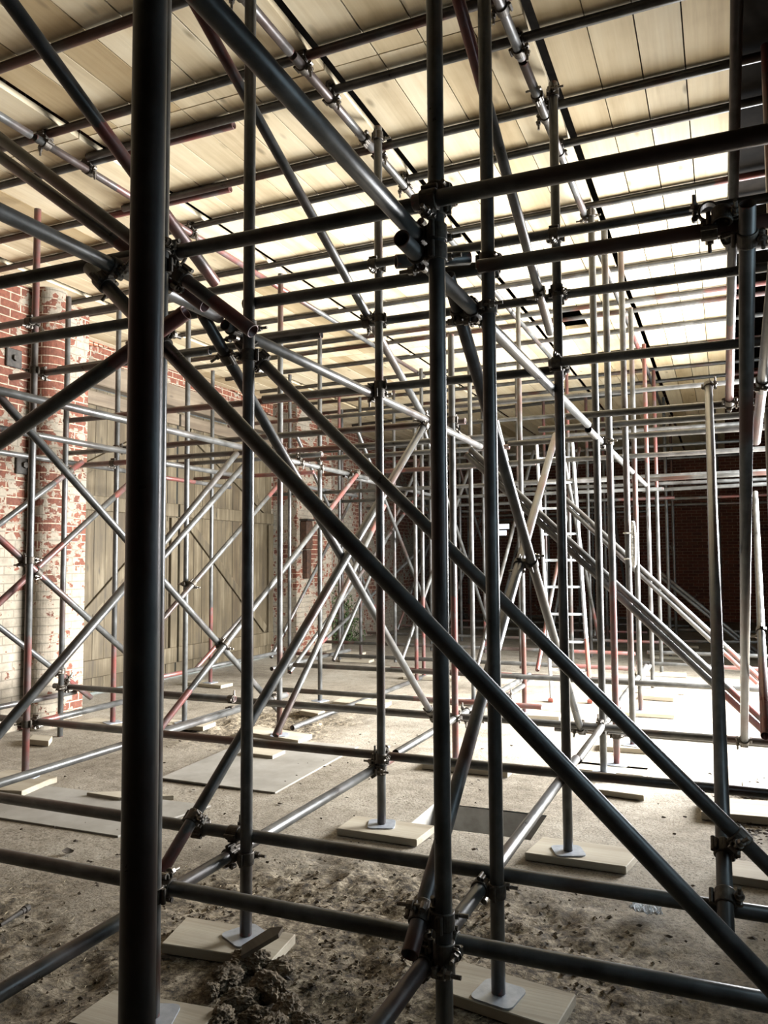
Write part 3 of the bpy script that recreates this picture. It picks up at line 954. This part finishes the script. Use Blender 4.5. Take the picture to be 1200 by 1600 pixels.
# ------------------------------------------------------------------ couplers
def cuff_mesh():
    bm = bmesh.new()
    ri, ro, hw = RT + .0002, RT + .0068, .0245
    seg = 24
    prof = [(ri, -hw), (ro - .002, -hw), (ro, -hw + .003), (ro, hw - .003), (ro - .002, hw), (ri, hw)]
    rings = []
    for k in range(seg):
        a = 2 * math.pi * k / seg
        rings.append([bm.verts.new((r_ * math.cos(a), r_ * math.sin(a), z_)) for r_, z_ in prof])
    for k in range(seg):
        A, B = rings[k], rings[(k + 1) % seg]
        for j in range(len(prof)):
            bm.faces.new((A[j], B[j], B[(j + 1) % len(prof)], A[(j + 1) % len(prof)]))
    box(bm, (0, RT + .0035, 0), (.040, .010, .044), None, .003)          # saddle toward the other tube
    box(bm, (.037, .008, 0), (.018, .009, .034), None, .003)              # bolt lugs
    box(bm, (.037, -.009, 0), (.018, .009, .034), None, .003)
    box(bm, (-.033, .010, 0), (.014, .010, .040), None, .003)
    cyl(bm, (-.039, .0, -.024), (-.039, .0, .024), .0075, 10)             # hinge
    bmesh.ops.recalc_face_normals(bm, faces=bm.faces)
    me = bpy.data.meshes.new('cuff')
    bm.to_mesh(me)
    bm.free()
    me.materials.append(M_CUFF)
    return me


def bolt_mesh():
    bm = bmesh.new()
    cyl(bm, (.041, .022, 0), (.041, -.062, 0), .0062, 10)
    cyl(bm, (.041, -.0145, 0), (.041, -.0185, 0), .0155, 14)
    cyl(bm, (.041, -.0185, 0), (.041, -.034, 0), .0125, 6)
    cyl(bm, (.041, .014, -.012), (.041, .014, .012), .010, 10)
    me = bpy.data.meshes.new('bolt')
    bmesh.ops.recalc_face_normals(bm, faces=bm.faces)
    bm.to_mesh(me)
    bm.free()
    me.materials.append(M_BOLT)
    return me


ME_CUFF, ME_BOLT = cuff_mesh(), bolt_mesh()


def closest(A, B):
    d1, d2 = A['d'], B['d']
    r = A['a'] - B['a']
    b_ = d1.dot(d2)
    den = 1 - b_ * b_
    if den < .02:
        return None
    c, f = d1.dot(r), d2.dot(r)
    s = (b_ * f - c) / den
    t_ = (f - b_ * c) / den
    return s, t_, A['a'] + d1 * s, B['a'] + d2 * t_


def put_cuff(parent, t_, c, other, flip):
    d = t_['d'].copy()
    u = other - c
    u = (u - d * u.dot(d)).normalized()
    if flip:
        d = -d
    x = u.cross(d)
    m = Matrix((x, u, d)).transposed().to_4x4()
    m.translation = c - parent.location
    o = bpy.data.objects.new('cuff', ME_CUFF)
    COL.objects.link(o)
    o.parent = parent
    o.matrix_local = m
    bo = bpy.data.objects.new('bolt', ME_BOLT)
    COL.objects.link(bo)
    bo.parent = o
    return o


NCOUP = 0
SEEN = {}


def coupler(A, B, pa, pb):
    global NCOUP
    e = bpy.data.objects.new('scaffold_coupler', None)
    COL.objects.link(e)
    e.location = (pa + pb) / 2
    e.empty_display_size = .05
    lab = 'steel coupler where %s meets %s' % (A['ref'], B['ref'])
    if lab in SEEN:
        SEEN[lab].append(e)
    else:
        SEEN[lab] = [e]
    e['label'] = lab
    e['category'] = 'coupler'
    e['group'] = 'scaffold couplers'
    put_cuff(e, A, pa, pb, random.random() < .5)
    put_cuff(e, B, pb, pa, random.random() < .5)
    NCOUP += 1
    return e


spots = []
for i in range(len(TUBES)):
    for j in range(i + 1, len(TUBES)):
        A, B = TUBES[i], TUBES[j]
        if not (A['clamp'] and B['clamp']):
            continue
        c = closest(A, B)
        if not c:
            continue
        s, t_, pa, pb = c
        LA, LB = (A['b'] - A['a']).length, (B['b'] - B['a']).length
        if s < .02 or s > LA - .02 or t_ < .02 or t_ > LB - .02:
            continue
        dist = (pa - pb).length
        mid = (pa + pb) / 2
        if mid.y > 7.2 or mid.y < .3:
            continue
        if not (.042 < dist < .092):
            continue
        spots.append((dist, mid, i, j, pa, pb))
spots.sort(key=lambda s: s[0])
used = []
for dist, mid, i, j, pa, pb in spots:
    if any((mid - m).length < .055 for m in used):
        continue
    used.append(mid)
    coupler(TUBES[i], TUBES[j], pa, pb)
REFS = {T['ref']: T for T in TUBES if T['ref']}
for ra, rb in [('the red-tipped raker', 'the top white-lit right ledger'), ('the central right raker', 'the top white-lit right ledger'), ('the dark raker', 'the fourth low ledger'),
               ('the long pale brace', 'the white upper left runner'), ('the rising left brace', 'the white upper left runner'),
               ('the falling right brace', 'the fourth low ledger'), ('the falling left brace', 'the pale low ledger'), ('the thick upper brace', 'the black central post'),
               ('the open-ended tube', 'the post hidden behind it'), ('the central right raker', 'the second low ledger'), ('the brick brace', 'the brick runner'),
               ('the rising right brace', 'the lowest front ledger'), ('the top right brace', 'the post right of pit')]:
    A, B = REFS[ra], REFS[rb]
    s_, t_, pa, pb = closest(A, B)
    LA, LB = (A['b'] - A['a']).length, (B['b'] - B['a']).length
    pa = A['a'] + A['d'] * max(.03, min(LA - .03, s_))
    pb = B['a'] + B['d'] * max(.03, min(LB - .03, t_))
    mid = (pa + pb) / 2
    if any((mid - m).length < .06 for m in used):
        continue
    used.append(mid)
    print('JOIN', ra, rb, round((pa - pb).length, 3))
    coupler(A, B, pa, pb)
for lab, es in SEEN.items():
    if len(es) > 1:
        es.sort(key=lambda e: e.location.z)
        for k, e in enumerate(es):
            ordl = ['lowest', 'second lowest', 'third lowest', 'fourth lowest', 'fifth lowest', 'sixth lowest', 'seventh lowest', 'eighth lowest']
            if lab.count('deck'):
                es2 = sorted(es, key=lambda e: e.location.y)
                for k2, e2 in enumerate(es2):
                    e2['label'] = lab.replace('steel coupler', '%s steel coupler' % ordn[min(k2, 17)]) + ', from the front'
                break
            e['label'] = '%s %s' % (ordl[min(k, 7)], lab)
print('COUPLERS', NCOUP)

# ------------------------------------------------------------------ base plates and sole boards
def base_plate(x, y, z, ref, ang=0.0):
    b_ = bmesh.new()
    poly = []
    for cx_, cy_, a0 in ((.047, .047, 0), (-.047, .047, 90), (-.047, -.047, 180), (.047, -.047, 270)):
        for k in range(7):
            an_ = math.radians(a0 + k * 15)
            poly.append((cx_ + .028 * math.cos(an_), cy_ + .028 * math.sin(an_)))
    t_ = [b_.verts.new((p_[0], p_[1], .003)) for p_ in poly]
    u_ = [b_.verts.new((p_[0], p_[1], -.003)) for p_ in poly]
    b_.faces.new(t_)
    b_.faces.new(u_[::-1])
    for k in range(len(poly)):
        b_.faces.new((t_[k], u_[k], u_[(k + 1) % len(poly)], t_[(k + 1) % len(poly)]))
    cyl(b_, (0, 0, 0), (0, 0, .09), RT - .0045, 14)
    o = finish(b_, 'base_plate', M_PLATE, loc=(x, y, z + .003))
    o.rotation_euler = (0, 0, ang)
    tag(o, 'flat steel base plate under %s' % ref, 'base plate', 'base plates')
    return o


PLANKS = {
    'the post beside the clods': [(252, 1474), (425, 1500), (462, 1459), (292, 1432)],
    'the post left of pit': [(526, 1294), (651, 1312), (680, 1290), (555, 1274)],
    'the second central post': [(690, 1548), (868, 1606), (900, 1553), (718, 1500)],
    'the post right of pit': [(820, 1332), (978, 1354), (1003, 1327), (848, 1307)],
    'the post hidden behind it': [(105, 1597), (290, 1634), (345, 1576), (178, 1546)],
    'the tall post by doors': [(372, 1142), (466, 1157), (488, 1147), (400, 1134)],
    'the left of twin posts': [(888, 1200), (1005, 1212), (1014, 1200), (900, 1189)],
    'the post before greenery': [(520, 1096), (600, 1103), (612, 1095), (535, 1089)],
}
for x, y, z0, z1, ref, lab, r0, r1 in POSTS:
    if z0 < .05:
        continue
    name = ref or 'the ' + {9.6: 'second', 11.0: 'third', 12.9: 'fourth', 14.6: 'fifth'}[y] + ' receding post'
    if ref == 'the post hidden behind it':
        name = 'the post behind the foreground post'
    if ref in PLANKS:
        o = px_slab('sole_board', PLANKS[ref], .042, .038, M_SOLE)
    else:
        L = random.uniform(.45, .7)
        an = random.uniform(-.12, .12)
        dx_ = random.uniform(-.1, .1)
        hw = .112
        pts = []
        for sx, sy in ((-1, -1), (1, -1), (1, 1), (-1, 1)):
            u, v_ = sx * L / 2 + dx_, sy * hw
            if ref == 'the right of twin posts':
                v_ += .03
                u *= .8
            pts.append((x + u * math.cos(an) - v_ * math.sin(an), y + u * math.sin(an) + v_ * math.cos(an)))
        o = quad_slab('sole_board', pts, .042, .038, M_SOLE)
    tag(o, 'pale timber sole board under %s' % name, 'board', 'sole boards under posts')
    if y < 9:
        base_plate(x, y, .043, name, random.uniform(-.5, .5))

# loose boards on the floor
for pix, z, th, lab in [
        ([(925, 1232), (1006, 1243), (1010, 1233), (930, 1223)], .04, .035, 'loose board lying just in front of the twin posts'),
        ([(468, 1110), (497, 1115), (508, 1109), (480, 1104)], .05, .045, 'short timber block on the floor left of the post left of the pit'),
        ([(375, 1175), (426, 1181), (446, 1172), (398, 1166)], .04, .035, 'short board on the floor just right of the foreground post'),
        ([(135, 1238), (185, 1246), (272, 1243), (215, 1235)], .035, .03, 'thin dark edged board crossing behind the foreground post'),
        ([(-40, 1232), (34, 1236), (76, 1218), (5, 1214)], .05, .04, 'short pale board at the left edge below the red-footed post'),
        ([(1000, 1086), (1053, 1090), (1058, 1081), (1008, 1078)], .05, .045, 'pale block on the bright floor right of the white cord post'),
        ([(1095, 1268), (1215, 1278), (1215, 1252), (1096, 1244)], .05, .045, 'brown board with dark leaves at the right edge'),
        ([(45, 1155), (76, 1158), (82, 1150), (52, 1147)], .05, .045, 'small timber offcut at the foot of the round pier')]:
    o = px_slab('loose_board', pix, z, th, M_SOLE)
    tag(o, lab, 'board', 'loose boards')
for pix, lab in [
        ([(-60, 1268), (184, 1306), (330, 1258), (60, 1226)], 'large thin dusty sheet on the floor left of the foreground post'),
        ([(250, 1215), (430, 1238), (560, 1166), (400, 1150)], 'large thin dusty sheet on the floor right of the foreground post')]:
    o = px_slab('floor_sheet', pix, .016, .012, M_SLAB)
    tag(o, lab, 'floor sheet', 'floor sheets')

# ------------------------------------------------------------------ clods, straw, litter
def lump(name, c, s, seed, mat, sub=3, amp=.35):
    b_ = bmesh.new()
    bmesh.ops.create_icosphere(b_, subdivisions=sub, radius=1)
    for v in b_.verts:
        n_ = noise.noise(v.co * 1.6 + V((seed, 0, 0))) * amp + noise.noise(v.co * 4.5 + V((0, seed, 0))) * amp * .6 + noise.noise(v.co * 10 + V((0, 0, seed))) * amp * .3
        v.co *= 1 + n_
        v.co.x *= s[0]
        v.co.y *= s[1]
        v.co.z *= s[2]
    return finish(b_, name, mat, smooth=False, loc=c)


clod_px = [(395, 1500, .075), (352, 1528, .065), (420, 1540, .07), (375, 1560, .06), (450, 1572, .06), (400, 1590, .055), (345, 1590, .05),
           (480, 1600, .055), (440, 1510, .05), (330, 1545, .04), (365, 1512, .045), (430, 1605, .06)]
where = ['top of the heap', 'left shoulder of the heap', 'middle of the heap', 'left front of the heap', 'right front of the heap', 'front foot of the heap',
         'lower left foot of the heap', 'lower right edge of the heap', 'right shoulder, against the board', 'far left edge of the heap', 'upper left of the heap', 'bottom edge of the picture']
for k, (px, py, s) in enumerate(clod_px):
    c = Pz(px, py, .03)
    o = lump('soil_clod', (c.x, c.y, .025), (s * 1.05, s * .75, s * .60), k * 3.7, M_SOIL, 5, .3)
    o.rotation_euler = (0, 0, k * 1.3)
    tag(o, 'rough straw-flecked soil clod, %s' % where[k], 'clod', 'soil clods by the board')
b_ = bmesh.new()
for k in range(4200):
    if k < 3000:
        x, y = random.gauss(-1.3, .7), random.gauss(2.65, .6)
    else:
        x, y = random.uniform(-4.6, .3), random.uniform(1.5, 7.2)
    if soil_amount(x, y) < random.random() or PIT[0] - .05 < x < PIT[1] + .05 and PIT[2] - .05 < y < PIT[3] + .05:
        continue
    if min((x - a) ** 2 + (y - b2) ** 2 for a, b2 in SOLE_SPOTS) < .09:
        continue
    r_ = min(.011, .0028 + random.expovariate(1 / .0035))
    z = floor_z(x, y) + r_ * .4
    vs = [b_.verts.new((x + r_ * random.uniform(.7, 1.3) * a, y + r_ * random.uniform(.7, 1.3) * b2, z + r_ * random.uniform(.5, .9) * c2)) for a, b2, c2 in
          ((1, 0, 0), (0, 1, 0), (-1, 0, 0), (0, -1, 0), (.1, .1, 1), (0, 0, -1))]
    for i in range(4):
        b_.faces.new((vs[i], vs[(i + 1) % 4], vs[4]))
        b_.faces.new((vs[(i + 1) % 4], vs[i], vs[5]))
o = finish(b_, 'soil_crumbs', M_SOIL)
o['kind'] = 'stuff'
tag(o, 'loose soil crumbs over the rough earth floor', 'soil')
# broken wood shard leaning on the heap
b_ = bmesh.new()
p = [(0, 0), (.15, .0), (.18, .02), (.14, .045), (.02, .04)]
top = [b_.verts.new((a, b2, .02)) for a, b2 in p]
bot = [b_.verts.new((a, b2, 0)) for a, b2 in p]
b_.faces.new(top)
b_.faces.new(bot[::-1])
for i in range(5):
    b_.faces.new((top[i], bot[i], bot[(i + 1) % 5], top[(i + 1) % 5]))
c = Pz(378, 1500, .07)
o = finish(b_, 'wood_shard', M_BEAM, loc=c)
o.rotation_euler = (.3, -.28, .95)
tag(o, 'dark broken wood shard leaning on the soil heap', 'wood shard')

b_ = bmesh.new()
for k in range(2600):
    if k < 1500:
        x, y = random.gauss(-1.35, .75), random.gauss(2.7, .65)
    else:
        x, y = random.uniform(-4.8, .4), random.uniform(1.6, 7.5)
    if soil_amount(x, y) < random.random() * .8 or PIT[0] - .05 < x < PIT[1] + .05 and PIT[2] - .05 < y < PIT[3] + .05:
        continue
    L = random.uniform(.008, .034)
    a = random.uniform(0, math.pi)
    z = max(floor_z(x, y), -.005) + .003
    u = V((math.cos(a), math.sin(a), random.uniform(-.05, .12))) * L
    n_ = V((-math.sin(a), math.cos(a), 0)) * .0011
    c0 = V((x, y, z))
    vs = [b_.verts.new(c0 - n_), b_.verts.new(c0 + n_), b_.verts.new(c0 + u + n_ * .6), b_.verts.new(c0 + u - n_ * .6)]
    t2 = b_.verts.new(c0 + V((0, 0, .0016)))
    t3 = b_.verts.new(c0 + u + V((0, 0, .0012)))
    b_.faces.new((vs[0], t2, t3, vs[3]))
    b_.faces.new((vs[1], vs[2], t3, t2))
    b_.faces.new((vs[0], vs[3], vs[2], vs[1]))
o = finish(b_, 'straw', M_STRAW)
o['kind'] = 'stuff'
tag(o, 'scattered straw bits over the rough earth floor', 'straw')

b_ = bmesh.new()
for k in range(900):
    if k < 260:
        c0 = Pz(random.gauss(1185, 35), random.gauss(1275, 28), .004)
    else:
        c0 = V((random.uniform(-4.5, .5), random.uniform(1.7, 6.5), 0))
        if soil_amount(c0.x, c0.y) < .12 and random.random() < .55:
            continue
        c0.z = floor_z(c0.x, c0.y) + .004
    if PIT[0] - .05 < c0.x < PIT[1] + .05 and PIT[2] - .05 < c0.y < PIT[3] + .05:
        continue
    s = random.uniform(.005, .016)
    a = random.uniform(0, 6.28)
    vs = []
    for q in range(6):
        an = a + q * math.pi / 3
        rr = s * random.uniform(.5, 1.0)
        vs.append(b_.verts.new(c0 + V((math.cos(an) * rr * 1.5, math.sin(an) * rr, random.uniform(0, .009)))))
    ctr = b_.verts.new(c0 + V((0, 0, .010)))
    for q in range(6):
        b_.faces.new((vs[q], vs[(q + 1) % 6], ctr))
o = finish(b_, 'leaf_litter', M_LEAF)
o['kind'] = 'stuff'
tag(o, 'dark dead leaf crumbs scattered on the floor', 'leaf litter')

# crumpled scrap of plastic
b_ = bmesh.new()
bmesh.ops.create_grid(b_, x_segments=16, y_segments=16, size=.07)
for v in b_.verts:
    r2 = v.co.length / .07
    v.co.z = abs(noise.noise(v.co * 38)) * .045 + abs(noise.noise(v.co * 90)) * .012 + r2 * .012
    v.co.x *= .85 + .3 * noise.noise(V((v.co.y * 40, 2, 1)))
    v.co.y *= .62
geom = bmesh.ops.solidify(b_, geom=list(b_.faces), thickness=.0015)
c = Pz(1010, 1432, .0)
o = finish(b_, 'plastic_scrap', M_PLASTIC, smooth=False, loc=(c.x, c.y, .012))
tag(o, 'crumpled scrap of white plastic on the shaded floor at lower right', 'plastic scrap')

# short rod with a pale tip
b_ = bmesh.new()
A, B = Pz(0, 1446, .016), Pz(44, 1420, .016)
c = A
L = (B - A).length
cyl(b_, (0, 0, 0), (L * .75, 0, .004), .008, 10, .011)
cyl(b_, (L * .75, 0, .004), (L * .86, 0, .005), .013, 12)
cyl(b_, (L * .86, 0, .005), (L, 0, .006), .016, 12)
o = finish(b_, 'metal_rod', M_DARKIRON, loc=A)
o.rotation_euler = (0, 0, math.atan2((B - A).y, (B - A).x))
tag(o, 'short dark metal rod with a collar lying on the floor at left', 'rod')
# curled leaf
b_ = bmesh.new()
bmesh.ops.create_grid(b_, x_segments=8, y_segments=6, size=.03)
for v in b_.verts:
    u = v.co.x / .03
    v.co.y *= .7 * (1 - u * u * .85)
    v.co.z = (v.co.y / .03) ** 2 * .03 + u * u * .012
bmesh.ops.solidify(b_, geom=list(b_.faces), thickness=.001)
c = Pz(105, 1336, 0)
o = finish(b_, 'curled_leaf', M_LEAF, loc=(c.x, c.y, .012))
o.rotation_euler = (.4, .2, 1.1)
tag(o, 'curled dead leaf on the floor left of the foreground post', 'leaf')

# ------------------------------------------------------------------ ladder
lb = Pz(862, 1094, .02)
lb2 = Pz(923, 1096, .02)
lt = Py(838, 690, lb.y + .55)
root = bpy.data.objects.new('ladder', None)
COL.objects.link(root)
root.location = lb
tag(root, 'pale metal ladder with red rail ends standing among the posts at right', 'ladder')
dirv = (lt - lb)
for nm, off in (('l', V((0, 0, 0))), ('r', lb2 - lb)):
    b_ = bmesh.new()
    vs = box(b_, (0, 0, dirv.length / 2), (.028, .062, dirv.length), None, .004)
    bmesh.ops.rotate(b_, cent=(0, 0, 0), matrix=dirv.to_track_quat('Z', 'Y').to_matrix(), verts=b_.verts)
    bmesh.ops.translate(b_, vec=off, verts=b_.verts)
    rail = finish(b_, 'rail', M_LADDER, root)
    b_ = bmesh.new()
    box(b_, (0, 0, .0 + .02), (.06, .10, .04), None, .008)
    bmesh.ops.translate(b_, vec=off + V((0, 0, -.015)), verts=b_.verts)
    f_ = finish(b_, 'rubber_foot', M_REDPAINT, rail)
    if nm == 'r':
        b_ = bmesh.new()
        box(b_, (0, 0, .35), (.031, .066, .62), None, .004)
        bmesh.ops.rotate(b_, cent=(0, 0, 0), matrix=dirv.to_track_quat('Z', 'Y').to_matrix(), verts=b_.verts)
        bmesh.ops.translate(b_, vec=off, verts=b_.verts)
        p_ = finish(b_, 'painted_sleeve', M_REDPAINT, rail)
        p_['label'] = 'red painted lower rail sleeve'
k = 0
s = .32
while s < dirv.length - .1:
    b_ = bmesh.new()
    p0 = dirv.normalized() * s
    cyl(b_, p0, p0 + (lb2 - lb), .014, 10)
    finish(b_, 'rung', M_LADDER, root, smooth=True)
    s += .30

# white cord loop on the post
b_ = bmesh.new()
cp = V((-.70 + .045, 6.63 - .03, 0))
zt, zb = Py(995, 815, 6.6).z, Py(995, 885, 6.6).z
pts = []
for k in range(48):
    a = 2 * math.pi * k / 48
    pts.append(V((cp.x + .012 * math.cos(a), cp.y + .006 * math.sin(3 * a), (zt + zb) / 2 + (zt - zb) / 2 * math.sin(a))))
for k in range(48):
    cyl(b_, pts[k], pts[(k + 1) % 48], .011, 8)
for zz in (zt - .09, zb + .06):
    prev = None
    for k in range(25):
        a = 2 * math.pi * k / 24
        q = V((-.70 + .032 * math.cos(a), 6.63 + .032 * math.sin(a), zz))
        if prev:
            cyl(b_, prev, q, .006, 6)
        prev = q
ctr = V((cp.x, cp.y, (zt + zb) / 2))
bmesh.ops.translate(b_, vec=-ctr, verts=b_.verts)
o = finish(b_, 'cord', M_ROPE, smooth=True, loc=ctr)
tag(o, 'loop of white cord tied to a pale post at right', 'cord')

# ------------------------------------------------------------------ wall fittings and greenery
for px, py, x, lab in [(20, 560, PF, 'dark iron pattress plate high on the left wall'), (35, 727, PF, 'dark square iron pattress plate on the limewashed wall at left')]:
    c = Px(px, py, x)
    b_ = bmesh.new()
    box(b_, (.012, 0, 0), (.024, .17, .17), None, .006)
    cyl(b_, (.02, 0, 0), (.05, 0, 0), .03, 6)
    o = finish(b_, 'pattress_plate', M_DARKIRON, loc=(x, c.y, c.z))
    tag(o, lab, 'wall plate', 'pattress plates')
c = Px(478, 850, -6.25)
root = bpy.data.objects.new('rusty_box', None)
COL.objects.link(root)
yb = Px(473, 850, -6.25).y
root.location = (-6.25, yb, c.z)
tag(root, 'tall rusty iron box hanging on the brick pier right of the doors', 'iron box')
b_ = bmesh.new()
box(b_, (.07, 0, .14), (.14, .20, .46), None, .02)
finish(b_, 'upper_case', M_RUSTBOX, root)
b_ = bmesh.new()
box(b_, (.05, .05, -.33), (.10, .13, .46), None, .012)
finish(b_, 'lower_case', M_RUSTBOX, root)
b_ = bmesh.new()
box(b_, (.08, 0, .385), (.17, .24, .03), None, .008)
finish(b_, 'lid', M_DARKIRON, root)

b_ = bmesh.new()
for k in range(650):
    y = random.gauss(13.4, .32)
    z = abs(random.gauss(0.2, .42))
    c0 = V((WL + .09 + abs(random.gauss(0, .12)) * max(.2, 1 - z), y, z))
    s = random.uniform(.02, .05)
    q = Matrix.Rotation(random.uniform(0, 6.28), 3, 'X') @ Matrix.Rotation(random.uniform(-1, 1), 3, 'Z')
    vs = [b_.verts.new(c0 + q @ V(p)) for p in ((0, -s, 0), (s * .3, 0, s * .6), (0, s, 0), (s * .15, 0, -s * .6))]
    b_.faces.new(vs[:3])
    b_.faces.new((vs[0], vs[2], vs[3]))
o = finish(b_, 'wall_moss', M_MOSS)
o['kind'] = 'stuff'
tag(o, 'green moss and small plants at the foot of the limewashed wall', 'moss')

# cluster of clamps hanging at the ledger end near the right edge
def loose_coupler(c, d1, d2, label):
    A = dict(d=V(d1).normalized(), ref='x')
    B = dict(d=V(d2).normalized(), ref='y')
    u = A['d'].cross(B['d']).normalized()
    e = bpy.data.objects.new('scaffold_coupler', None)
    COL.objects.link(e)
    e.location = c
    tag(e, label, 'coupler', 'scaffold couplers')
    put_cuff(e, A, V(c), V(c) + u * .055, False)
    put_cuff(e, B, V(c) + u * .055, V(c), True)


c2 = Py(1128, 338, 2.60)
loose_coupler(c2, (0, .3, 1), (1, 0, .2), 'black coupler hanging loose between the clamp cluster and the grey raking tube')
zl = Py(1110, 360, 2.635).z
loose_coupler((Py(1108, 362, 2.635).x, 2.635, zl), (1, 0, 0), (0, 1, .15), 'black swivel coupler standing on the second upper right ledger, open on top')
stub = Py(622, 412, 2.50)
o = tube('scaffold_tube', stub + V((0, -.02, 0)), stub + V((.22, .14, .035)), 'the stub tube', 'short dark tube stub with open end left of the central post', rust=.4, clamp=False)
for l, g in LABELS.items():
    if len(g) > 1 and any(x is None for x in g):
        print('DUPLABEL', l)
